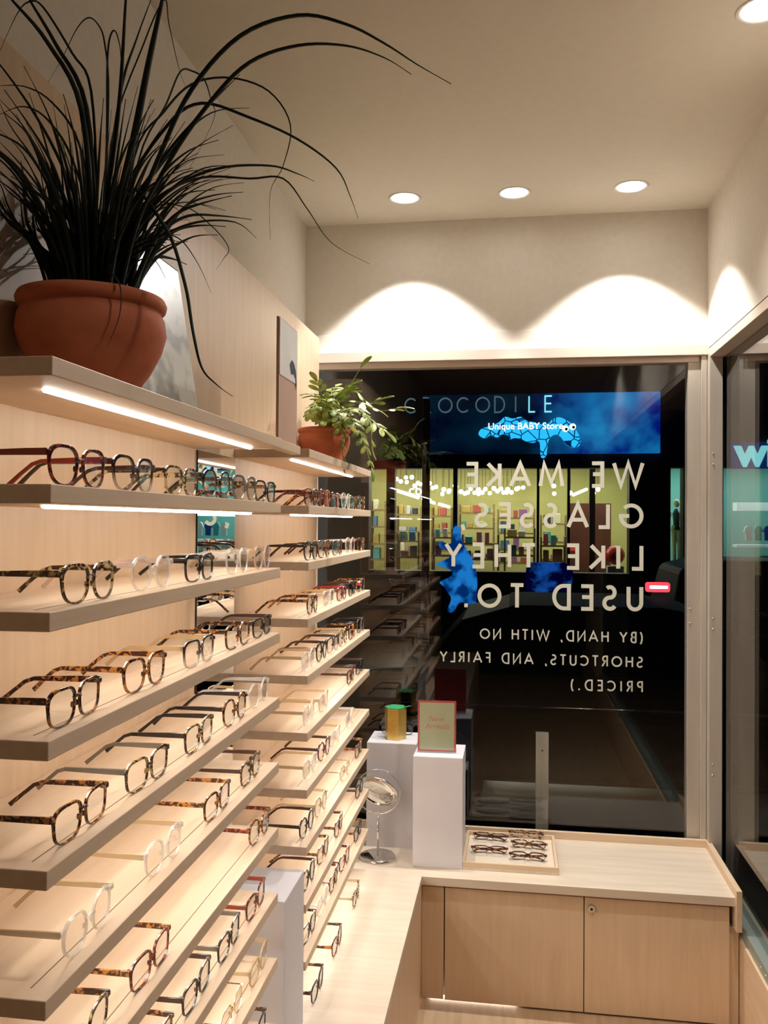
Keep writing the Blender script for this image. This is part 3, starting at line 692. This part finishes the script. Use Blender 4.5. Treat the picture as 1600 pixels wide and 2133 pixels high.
def set_line(s, x_right, x_left, z0, cap, w, parent, ybase, mat):
    """reads from outside: starts at x_right, runs towards -X"""
    width = x_right-x_left; nat = sum(GL[c][0] for c in s)*cap; tr_ = (width-nat)/(len(s)-1); mb = MB(); u_ = 0
    for c in s+' ':
        if c == ' ' and mb.v: mb.build('word', mat, parent); mb = MB()
        for st in GL[c][1]:
            if len(st) < 2: continue
            M_ = Matrix(((-cap,0,0,x_right-u_),(0,0,1,ybase),(0,cap,0,z0),(0,0,0,1)))
            stroke(mb, st, w/2/cap, M_, .0004)
        u_ += GL[c][0]*cap+tr_
dec = thing('window_lettering', 'cream lettering on the front window reading WE MAKE GLASSES, seen reversed', 'lettering', (0,0,0))
yd = YB+.0105
big = [('WE MAKE',-.187,.144),('GLASSES,',-.209,-.0165),('LIKE THEY',-.266,-.177),('USED TO.',-.194,-.336)]
for s, xl, z in big: set_line(s, .500, xl, EYE+z, .0885, .0150, dec, yd, letter_m)
for s, xl, z in [('(BY HAND, WITH NO',-.127,-.462),('SHORTCUTS, AND FAIRLY',-.285,-.557),('PRICED.)',.226,-.652)]:
    set_line(s, .500, xl, EYE+z, .0385, .0058, dec, yd, letter_m)

# ------------------------------------------------------------------ the street outside
GZ = -.35
struct('ground', MB().box(-14, 22, YB+.6, 40, GZ-.1, GZ), noisy('wet_asphalt', (.008,.008,.009), (.02,.02,.022), (1,1,1), 30, 5, .35))
struct('sidewalk', MB().box(-14, 22, YB+.17, 5.0, GZ, GZ+.06), noisy('pavement', (.03,.03,.03), (.05,.048,.045), (1,1,1), 12, 5, .7))
t = thing('bollard', 'short pale metal post standing outside close to the window', 'post', (.128, 3.72, GZ+.06))
MB().box(-.027,.027,-.02,.02,.0,EYE-.895-GZ-.06).build('post', alu, t, .002); MB().sphere((0,-.02,.98), .004, 8, 5).build('bolt', black_m, t)
dk = noisy('dark_facade', (.006,.006,.008), (.014,.013,.015), (1,1,1), 3, 4, .6)
YS = 14.0
def X(px, Y=YS): return at(px, 1085, 'Y', Y).x
def Z(py, Y=YS, px=1075): return at(px, py, 'Y', Y).z
fc = thing('shop_building', 'dark shopfront building across the night street', 'building', (0,0,0))
zt_, zb_ = Z(975), Z(1192)
MB().box(-9, 9, YS, YS+.3, zt_, 7).build('fascia', dk, fc)
MB().box(-9, 9, YS, YS+.3, GZ, zb_).build('stall_riser', dk, fc)
for a, b_ in ((-9, X(768)), (X(1311), X(1397)), (X(1424), X(1500)), (X(1720), 9)):
    MB().box(a, b_, YS, YS+.3, zb_, zt_).build('pier', dk, fc)
lit_teal_fr = plain('blue_lit_teal_frame', (.02,.22,.34), .4)  # teal, with the blue light falling on the mullion put into the colour
for px, w, mt in ((813,.07,dk),(948,.035,lit_teal_fr),(1121,.02,dk),(1185,.02,dk)):
    MB().box(X(px)-w, X(px)+w, YS+.02, YS+.2, zb_, zt_).build('mullion', mt, fc)
for a, b_ in ((X(768),X(1311)),): MB().box(a, b_, YS+.14, YS+.15, zb_, zt_).build('pane', pane_m, fc)
# baby shop interior
YI = 18.0
yw = noisy('lime_wall', (.44,.42,.15), (.54,.51,.20), (1,1,1), 1.5, 3, .8)
MB().box(-4.5, 3.0, YI, YI+.1, GZ, 3.4).build('wall_shop_back', yw)['kind'] = 'structure'
MB().box(-4.5, 3.0, YS+.35, YI, GZ, GZ+.05).build('floor_shop', plain('shop_floor', (.25,.22,.15), .6))['kind'] = 'structure'
MB().box(-4.5, 3.0, YS+.35, YI, 3.0, 3.1).build('ceiling_shop', plain('shop_ceiling', (.10,.10,.07), .8))['kind'] = 'structure'
MB().box(-4.6, -4.5, YS+.35, YI, GZ, 3.4).build('wall_shop_side', yw)['kind'] = 'structure'; MB().box(2.4, 2.5, YS+.35, YI, GZ, 3.4).build('wall_shop_side', yw)['kind'] = 'structure'
bm_ = noisy('rust_panel', (.12,.035,.022), (.17,.05,.03), (1,1,1), 2, 3, .6)
tag(MB().box(X(1187,16), X(1273,16), 16.0, 16.08, GZ+.051, Z(1048,16)).build('rust_panel', bm_), 'rust brown display panel in the lit shop across the street', 'panel')
tag(MB().box(X(1228,15), X(1240,15), 15, 15.1, GZ+.051, 2.99).build('indoor_post', dk), 'dark square post in front of the rust panel across the street', 'post')
def area(name, loc, sx, sy, e, col):
    l = bpy.data.lights.new(name, 'AREA'); l.shape = 'RECTANGLE'; l.size = sx; l.size_y = sy; l.energy = e; l.color = col
    o = bpy.data.objects.new(name, l); link(o); o.location = loc; return o
area('shop_ceiling_light', (-1.0, 16.0, 2.95), 5.5, 2.4, 120, (1,.95,.72))
bulb_m = emit('pendant_bulb', (1,.93,.75), 9); cord_m = plain('lamp_cord', (.02,.02,.02), .6)
pb = None
for i in range(46):
    px = 822+ (1130-822)*i/45+random.uniform(-4,4) if i < 40 else random.choice((1190,1210,1240,1255,1150,1140))+random.uniform(-6,6)
    py = (1003 if px < 900 else 1020)+random.uniform(-10,9); Y = 15.2+.5*(i%5)+random.uniform(0,.15)
    p = at(px, py, 'Y', Y)
    if pb is None:
        pb = thing('pendant_bulb', 'small bright pendant bulb hanging in the shop across the street', 'lamp', p, 0, 'pendant bulbs in the shop across the street')
        MB().sphere((0,0,0), .040, 8, 6).build('bulb', bulb_m, pb); cd = MB().cyl((0,0,.0),(0,0,1), .004, 5).build('cord', cord_m, pb); cd.location = (0,0,.039); cd.scale = (1,1,3.0-p.z-.039)
    else:
        r_ = pb.copy(); link(r_); r_.location = p
        for ch in list(pb.children):
            c2 = ch.copy(); link(c2); c2.parent = r_
            if c2.name.startswith('cord'): c2.scale = (1,1,3.0-p.z-.039)
tube_m = emit('fluorescent_tube', (1,.97,.85), 7)
for i, (a, b_, w) in enumerate((((829,1023),(872,1037),'left'),((881,1039),(905,1048),'middle'),((915,1050),(936,1056),'right'),((1194,1031),(1222,1019),'before the rust panel'))):
    p, q = at(*a,'Y',16.2), at(*b_,'Y',16.6)
    o = MB().cyl(p, q, .028, 8).build('tube_light', tube_m); tag(o, 'slanting bright tube light in the shop across, %s' % w, 'lamp', 'tube lights in the shop across the street')
# shelves with goods
wh0 = plain('plinth_white', (.5,.5,.45), .6)
shc = noisy('shop_shelf_wood', (.22,.15,.06), (.30,.2,.08), (1,1,1), 4, 3, .7)
GC = [(.45,.10,.08),(.08,.22,.40),(.70,.66,.50),(.10,.32,.28),(.50,.36,.10),(.30,.12,.34),(.03,.04,.08),(.55,.55,.55),(.08,.42,.45),(.60,.28,.22)]
GM = [plain('goods_%d' % i, c_, .6) for i, c_ in enumerate(GC)]
def rack(px0, px1, Y, rows, lab):
    t = thing('display_rack', lab, 'shelf', (X(px0,Y), Y, GZ+.05), 0, 'display racks in the shop across the street')
    w_ = X(px1,Y)-X(px0,Y); H_ = Z(rows[0]-12,Y)-GZ
    mb = MB(); mb.box(0,.03,0,.35,0,H_); mb.box(w_-.03,w_,0,.35,0,H_); mb.build('frame', shc, t)
    for py in rows:
        z = Z(py,Y)-GZ-.05; MB().box(.03,w_-.03,0,.35,z-.03,z).build('shelf', shc, t)
        x = X(px0,Y)+.06
        while x < X(px1,Y)-.16:
            ww = random.uniform(.07,.17); hh = random.uniform(.08,.22)
            g = MB().box(0,ww,0,.2,0,hh).build('shop_goods', random.choice(GM), None, .01)
            g.location = (x, Y+.05, z+GZ+.051); tag(g, 'small blurry merchandise item on a rack in the shop across the street', 'merchandise', 'merchandise in the shop across the street')
            x += ww+random.uniform(.02,.09)
rack(770, 804, 16.8, (1062,1098,1135,1168), 'wooden goods rack at the far left of the shop across')
rack(824, 878, 17.0, (1072,1108,1150), 'goods rack left of the street pole in the shop across')
rack(898, 942, 16.9, (1075,1110,1148), 'goods rack right of the street pole in the shop across')
rack(955, 1030, 16.6, (1068,1100,1135,1165), 'goods rack behind the comma of the lettering in the shop across')
rack(1036, 1115, 16.4, (1078,1110,1145,1172), 'goods rack under most pendant bulbs in the shop across')
rack(1126, 1182, 16.6, (1090,1128,1165), 'goods rack left of the rust panel in the shop across')
rack(826, 874, 15.3, (1128,1162), 'low goods table left of the street pole, nearest the shop glass')
rack(900, 944, 15.4, (1120,1158), 'low goods table right of the street pole, nearest the shop glass')
rack(962, 1040, 15.2, (1132,1165), 'low goods table beneath the lettering, nearest the shop glass')
rack(1050, 1116, 15.3, (1118,1156), 'low goods table below the bulbs, nearest the shop glass')
rack(1126, 1180, 15.4, (1135,1168), 'low goods table beside the rust panel, nearest the shop glass')
def blob(name, lab, cat, pts, Y, rad, mat, sq=.6):
    P_ = [at(x, y, 'Y', Y) for x, y in pts]; o = MB().tube(P_, rad, 10, sq=sq).build(name, mat); return tag(o, lab, cat)
ball = MB().sphere((0,0,0), .165, 24, 14).build('red_ball', plain('red_gloss', (.60,.03,.02), .25)); ball.location = at(1281,1156,'Y',14.8)
tag(ball, 'large red ball in the lit shop window across the street', 'ball')
for nm_, lab_, px_, py_, Y_ in (('display_plinth','white plinth under the large red ball across the street',1281,1179,14.8),('display_plinth','dark plinth under the white mannequin in the teal shopfront',1412,1172,14.9)):
    p = at(px_, py_, 'Y', Y_); b0 = GZ+.05 if px_ < 1300 else GZ
    o = MB().box(p.x-.13, p.x+.13, Y_-.13, Y_+.13, b0+.001, p.z-.001).build(nm_, wh0 if px_ < 1300 else dk); tag(o, lab_, 'plinth')
t = thing('neon_sign', 'small cyan neon letters hanging in the shop across the street', 'sign', at(865,1031,'Y',15.0))
font_text('cb', .26, emit('cyan_neon', (.45,.75,1), 4), t, RX90, extr=.01)
# the lit sign panel
sg = thing('lit_shop_sign', 'large blue lit CROCODILE Unique BABY Store sign above the shop across', 'sign', (0,0,0))
sx0, sx1, sz0, sz1 = X(880), X(1372), Z(946), Z(823)
pm, tt, bb = nt('blue_lightbox'); Nn, Ll = tt.nodes, tt.links
tc = Nn.new('ShaderNodeTexCoord'); sep = Nn.new('ShaderNodeSeparateXYZ'); nz = Nn.new('ShaderNodeTexNoise'); nz.inputs['Scale'].default_value = 1.5; nz.inputs['Detail'].default_value = 6
cr = Nn.new('ShaderNodeValToRGB'); e = cr.color_ramp.elements; e[0].position = .38; e[0].color = (.0,.004,.10,1); e[1].position = .66; e[1].color = (.006,.13,.30,1)
mr = Nn.new('ShaderNodeMapRange'); mr.inputs['From Min'].default_value = .25; mr.inputs['From Max'].default_value = 1.1; mr.inputs['To Min'].default_value = .06; mr.inputs['To Max'].default_value = 1.15
Ll.new(tc.outputs['Object'], nz.inputs['Vector']); Ll.new(nz.outputs['Fac'], cr.inputs[0]); Ll.new(tc.outputs['Object'], sep.inputs[0]); Ll.new(sep.outputs['X'], mr.inputs['Value'])
bb.inputs['Base Color'].default_value = (0,0,0,1); Ll.new(cr.outputs[0], bb.inputs['Emission Color']); Ll.new(mr.outputs[0], bb.inputs['Emission Strength'])
MB().box(sx0, sx1, YS-.14, YS-.02, sz0, sz1).build('lightbox', pm, sg)
Ms = Matrix.Translation((0, YS-.16, 0)) @ RX90
dimt = emit('dim_letter', (.10,.17,.20), .45); brt = emit('bright_letter', (.18,.62,.75), 1.0)
cap = Z(829)-Z(861)
def sign_word(s, pxs, mat, Yp):
    mb = MB()
    for c_, px in zip(s, pxs):
        M_ = Matrix(((cap*.95,0,.0,X(px)-GL[c_][0]*cap*.475),(0,0,-1,Yp),(0,cap,0,Z(861)),(0,0,0,1)))
        for st in GL[c_][1]: stroke(mb, st, .045, M_, .03)
    return mb.build('letters', mat, sg)
sign_word('CROCODI', (855,890,928,963,1005,1040,1073), dimt, YS-.15); sign_word('LE', (1106,1140), brt, YS-.15)
cro = [(997,905),(1003,893),(1020,888),(1040,879),(1052,868),(1068,872),(1085,868),(1100,877),(1120,880),(1140,884),(1150,874),(1165,869),(1180,875),(1192,884),(1203,900),(1209,915),(1207,928),(1195,932),(1180,926),(1170,912),(1160,905),(1150,908),(1143,918),(1140,935),(1138,950),(1131,954),(1126,948),(1124,920),(1112,922),(1098,920),(1085,914),(1072,912),(1062,915),(1060,907),(1048,905),(1035,911),(1022,906),(1010,913)]
pm, tt, bb = nt('cyan_cells'); Nn, Ll = tt.nodes, tt.links
tc = Nn.new('ShaderNodeTexCoord'); vo = Nn.new('ShaderNodeTexVoronoi'); vo.feature = 'DISTANCE_TO_EDGE'; vo.inputs['Scale'].default_value = 7
cr = Nn.new('ShaderNodeValToRGB'); e = cr.color_ramp.elements; e[0].position = .03; e[0].color = (0,.01,.05,1); e[1].position = .07; e[1].color = (.02,.42,.85,1)
Ll.new(tc.outputs['Object'], vo.inputs['Vector']); Ll.new(vo.outputs['Distance'], cr.inputs[0]); Ll.new(cr.outputs[0], bb.inputs['Emission Color']); bb.inputs['Emission Strength'].default_value = .95; bb.inputs['Base Color'].default_value = (0,0,0,1)
def flat_poly(pxs, Y, th, mat, name, parent):
    P0 = [at(x, y, 'Y', Y) for x, y in pxs]; m_ = len(P0); pts = []
    for i in range(m_):
        a_, b_, c_, d_ = P0[i-1], P0[i], P0[(i+1)%m_], P0[(i+2)%m_]
        for k in range(3):
            u_ = k/3; pts.append(.5*((2*b_)+(c_-a_)*u_+(2*a_-5*b_+4*c_-d_)*u_*u_+(3*b_-a_-3*c_+d_)*u_**3))
    n = len(pts)
    me = bpy.data.meshes.new(name); bm = bmesh.new(); vs = [bm.verts.new(p) for p in pts]; bm.faces.new(vs)
    r_ = bmesh.ops.extrude_face_region(bm, geom=bm.faces[:]); bmesh.ops.translate(bm, verts=[v for v in r_['geom'] if isinstance(v, bmesh.types.BMVert)], vec=(0, th, 0))
    bmesh.ops.recalc_face_normals(bm, faces=bm.faces); bm.to_mesh(me); bm.free(); me.materials.append(mat)
    o = bpy.data.objects.new(name, me); return link(o, parent)
flat_poly(cro, YS-.19, .04, pm, 'reptile_emblem', sg)
wt = emit('white_letter', (.75,.92,1), 1.0)
font_text('Unique BABY Store', .146, wt, sg, Matrix.Translation((X(1093), YS-.22, Z(897))) @ RX90, extr=.01, bold=.002)
for px, py in ((1178,893),(1193,889)):
    p = at(px, py, 'Y', YS-.21); MB().cyl(p, p+Vector((0,-.02,0)), .052, 16).build('eye', wt, sg)
    MB().cyl(p+Vector((.012,-.021,-.01)), p+Vector((.012,-.03,-.01)), .022, 12).build('pupil', black_m, sg)
# added glowing cut-outs low in the shopfront, stand-ins for an unidentified blue glow
blg = noisy('blue_cutout', (0,.0,.02), (0,.03,.12), (1,1,1), 1.2, 5, .6)
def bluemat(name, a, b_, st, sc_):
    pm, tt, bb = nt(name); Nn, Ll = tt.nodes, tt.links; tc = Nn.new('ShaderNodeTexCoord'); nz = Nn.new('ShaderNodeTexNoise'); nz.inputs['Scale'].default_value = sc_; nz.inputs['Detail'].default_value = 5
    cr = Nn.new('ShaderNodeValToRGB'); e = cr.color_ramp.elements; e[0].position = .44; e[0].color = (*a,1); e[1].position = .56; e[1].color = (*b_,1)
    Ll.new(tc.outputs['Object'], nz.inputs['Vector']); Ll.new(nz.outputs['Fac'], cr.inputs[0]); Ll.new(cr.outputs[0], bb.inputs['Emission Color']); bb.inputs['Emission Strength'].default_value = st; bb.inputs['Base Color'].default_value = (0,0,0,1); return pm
b1 = bluemat('blue_glow', (.0,.02,.12), (.01,.16,.50), .8, 3.5); b2 = bluemat('navy_glow', (.0,.0,.02), (.005,.06,.30), .7, 3.2)
t = thing('glow_cutout', 'added glowing blue animal-shaped poster low in the shopfront across', 'cutout', (0,0,0))
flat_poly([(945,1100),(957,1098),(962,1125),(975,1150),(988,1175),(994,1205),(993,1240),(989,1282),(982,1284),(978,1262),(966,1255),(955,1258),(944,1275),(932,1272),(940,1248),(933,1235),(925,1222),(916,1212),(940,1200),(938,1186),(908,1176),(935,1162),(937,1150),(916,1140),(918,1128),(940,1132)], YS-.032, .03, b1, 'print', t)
t = thing('glow_cutout', 'added glowing deep navy poster low in the shopfront across, beneath the rust panel', 'cutout', (0,0,0))
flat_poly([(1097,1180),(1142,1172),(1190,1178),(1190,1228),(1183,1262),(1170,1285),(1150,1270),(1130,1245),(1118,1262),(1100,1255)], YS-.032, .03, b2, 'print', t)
# teal shops to the right
tl = plain('teal_wall', (.10,.28,.26), .7)
MB().box(X(1390), 9, 17.5, 17.6, GZ, 3.2).build('wall_shop_right', tl)['kind'] = 'structure'; MB().box(X(1390), 9, YS+.35, 17.5, 2.9, 3.0).build('ceiling_shop', tl)['kind'] = 'structure'
area('teal_shop_light', (3.6, 16, 2.85), 3.5, 2, 90, (.75,1,.95))
sk = thing('shop_sign', 'navy shop sign with pale cyan letters win seen through the right-hand glass', 'sign', (0,0,0))
MB().box(X(1520), 5.6, YS-.1, YS-.01, Z(978), Z(925)).build('board', emit('navy_board', (.0,.01,.09), .8), sk)
cyl_m = emit('cyan_letter', (.20,.62,.66), .95)
font_text('win', .62, cyl_m, sk, Matrix.Translation((X(1528), YS-.14, Z(972))) @ RX90, extr=.02, bold=.022, align='LEFT')
t = thing('clothes_shelf', 'white shelf unit in the teal shop across, behind the right-hand glass', 'shelf', (0,0,0))
wh = plain('shop_white', (.75,.8,.8), .6)
MB().box(X(1535,16), 6, 16, 16.3, Z(1062,16), Z(1045,16)).build('shelf', wh, t); MB().box(X(1535,16), 6, 16, 16.3, Z(1135,16), Z(1130,16)).build('shelf', wh, t)
for i, px in enumerate((1560, 1580, 1600, 1622, 1408)):
    g = MB(); p = at(px, 1105 if px > 1500 else 1090, 'Y', 15.6)
    g.add([Vector(q)+Vector((0,0,0)) for q in ((-.16,0,-.05),(-.10,0,.12),(-.04,0,.16),(.04,0,.16),(.10,0,.12),(.16,0,-.05),(.10,0,-.06),(.10,0,-.35),(-.10,0,-.35),(-.10,0,-.06))]+
          [Vector(q) for q in ((-.16,.08,-.05),(-.10,.08,.12),(-.04,.08,.16),(.04,.08,.16),(.10,.08,.12),(.16,.08,-.05),(.10,.08,-.06),(.10,.08,-.35),(-.10,.08,-.35),(-.10,.08,-.06))],
          [tuple(range(10)), tuple(reversed(range(10,20)))]+[(k, (k+1)%10, 10+(k+1)%10, 10+k) for k in range(10)])
    if i < 4:
        g.v = [tuple(Vector(q)*.5) for q in g.v]; o = g.build('hanging_shirt', [wh, GM[8], plain('blue_shirt', (.02,.06,.35), .7), wh][i]); o.location = p
        tag(o, '%s shirt on display in the teal shop, %s of the row' % (['white','cyan','blue','white'][i], NTH[i]), 'shirt', 'shirts in the teal shop')
mq = thing('mannequin', 'white mannequin in dark top in the narrow teal shopfront', 'mannequin', at(1409,1172,'Y',14.9))
mb = MB(); mb.tube([(-.03,0,0),(-.035,0,.30),(-.04,0,.55),(-.03,0,.62)], [.028,.035,.05,.06], 10); mb.tube([(.05,0,0),(.045,0,.30),(.03,0,.55),(.02,0,.62)], [.028,.035,.05,.06], 10)
mb.build('legs', wh, mq); MB().tube([(0,0,.55),(0,0,.68),(0,0,.82),(0,0,.9)], [.09,.085,.11,.05], 12, sq=.6).build('top', GM[6], mq)
MB().sphere((0,0,.99), .055, 12, 8, (1,1,1.25)).build('head', wh, mq); MB().tube([(-.10,0,.84),(-.13,0,.66),(-.11,-.03,.52)], [.028,.022,.018], 8).build('arm', wh, mq)
# street pole
t = thing('street_pole', 'dark street pole in front of the lit shop', 'pole', (X(887,9.0), 9.0, GZ))
MB().cyl((0,0,0),(0,0,3.3), .042, 14).build('pole', plain('pole_brown', (.02,.013,.009), .6), t); MB().cyl((0,0,0),(0,0,.12), .09, 14).build('base', dk, t)
# parked cars
paint = plain('black_car_paint', (.002,.002,.003), .6, 0, .05); rub = plain('tyre', (.01,.01,.01), .8); cgl = plain('car_glass', (.002,.002,.003), .5, 0, .05)
def car(label, loc, rz, tall):
    t = thing('parked_car', label, 'car', loc, rz)
    h = 1.42 if not tall else 1.65; bl = .72 if not tall else .9
    low = [(-2.2,.28),(-2.25,.55),(-2.15,bl),(-1.4,bl+.06),(1.0,bl+.04),(1.9,bl-.06),(2.22,.55),(2.2,.28)]
    cab = [(-1.75,bl),(-1.25,h-.1),(-.9,h),(.1,h),(.45,h-.06),(1.15,bl)] if not tall else [(-2.1,bl),(-1.95,h-.08),(-1.6,h),(.3,h),(.6,h-.07),(1.25,bl)]
    def loft(prof, w0, w1, zz0, zz1):
        mb = MB(); n = len(prof); vs = []
        for s_ in (-1, 1): vs += [(x, s_*(w0+(w1-w0)*max(0,(z-zz0)/(zz1-zz0))), z) for x, z in prof]
        return mb.add(vs, [tuple(range(n)), tuple(reversed(range(n,2*n)))]+[(k,(k+1)%n,n+(k+1)%n,n+k) for k in range(n)])
    loft(low, .88, .84, .28, bl).build('body', paint, t, .07, 3); loft(cab, .80, .60, bl, h).build('cabin', cgl, t, .06, 3)
    loft([(-.95,h-.03),(-.9,h+.012),(.1,h+.012),(.42,h-.04)], .62, .60, h-.1, h).build('roof', paint, t, .02)
    for x in (-1.4, 1.4):
        for s_ in (-1,1):
            w_ = MB().cyl((x, s_*.70, .32), (x, s_*.89, .32), .32, 24).build('wheel', rub, t); MB().cyl((x, s_*.892, .32), (x, s_*.90, .32), .18, 16).build('hub', screw_m, w_)
    for s_ in (-1,1): MB().tube([(-1.7,s_*.80,bl+.055),(0,s_*.80,bl+.06),(1.0,s_*.78,bl+.05)], .010, 6).build('window_trim', chrome, t)
    return t
c1 = car('black sedan parked at the kerb outside the front window', (.9, 6.6, GZ), 0, False)
c2 = car('dark tall car with glowing red tail light farther along the street', (3.55, 9.2, GZ), 0, True)
p = at(1370, 1223, 'Y', 8.28)
tm = bpy.data.objects.new
tl_ = MB().box(-.11,.11,-.03,.03,-.045,.045).build('tail_light', emit('red_tail_light', (1,.02,.03), 3.2), c2, .02); tl_.location = p-Vector(c2.location)
tl2 = MB().box(-.075,.085,-.038,-.031,-.012,.016).build('tail_light', emit('tail_light_core', (1,.62,.6), 5), c2, .004); tl2.location = p-Vector(c2.location)
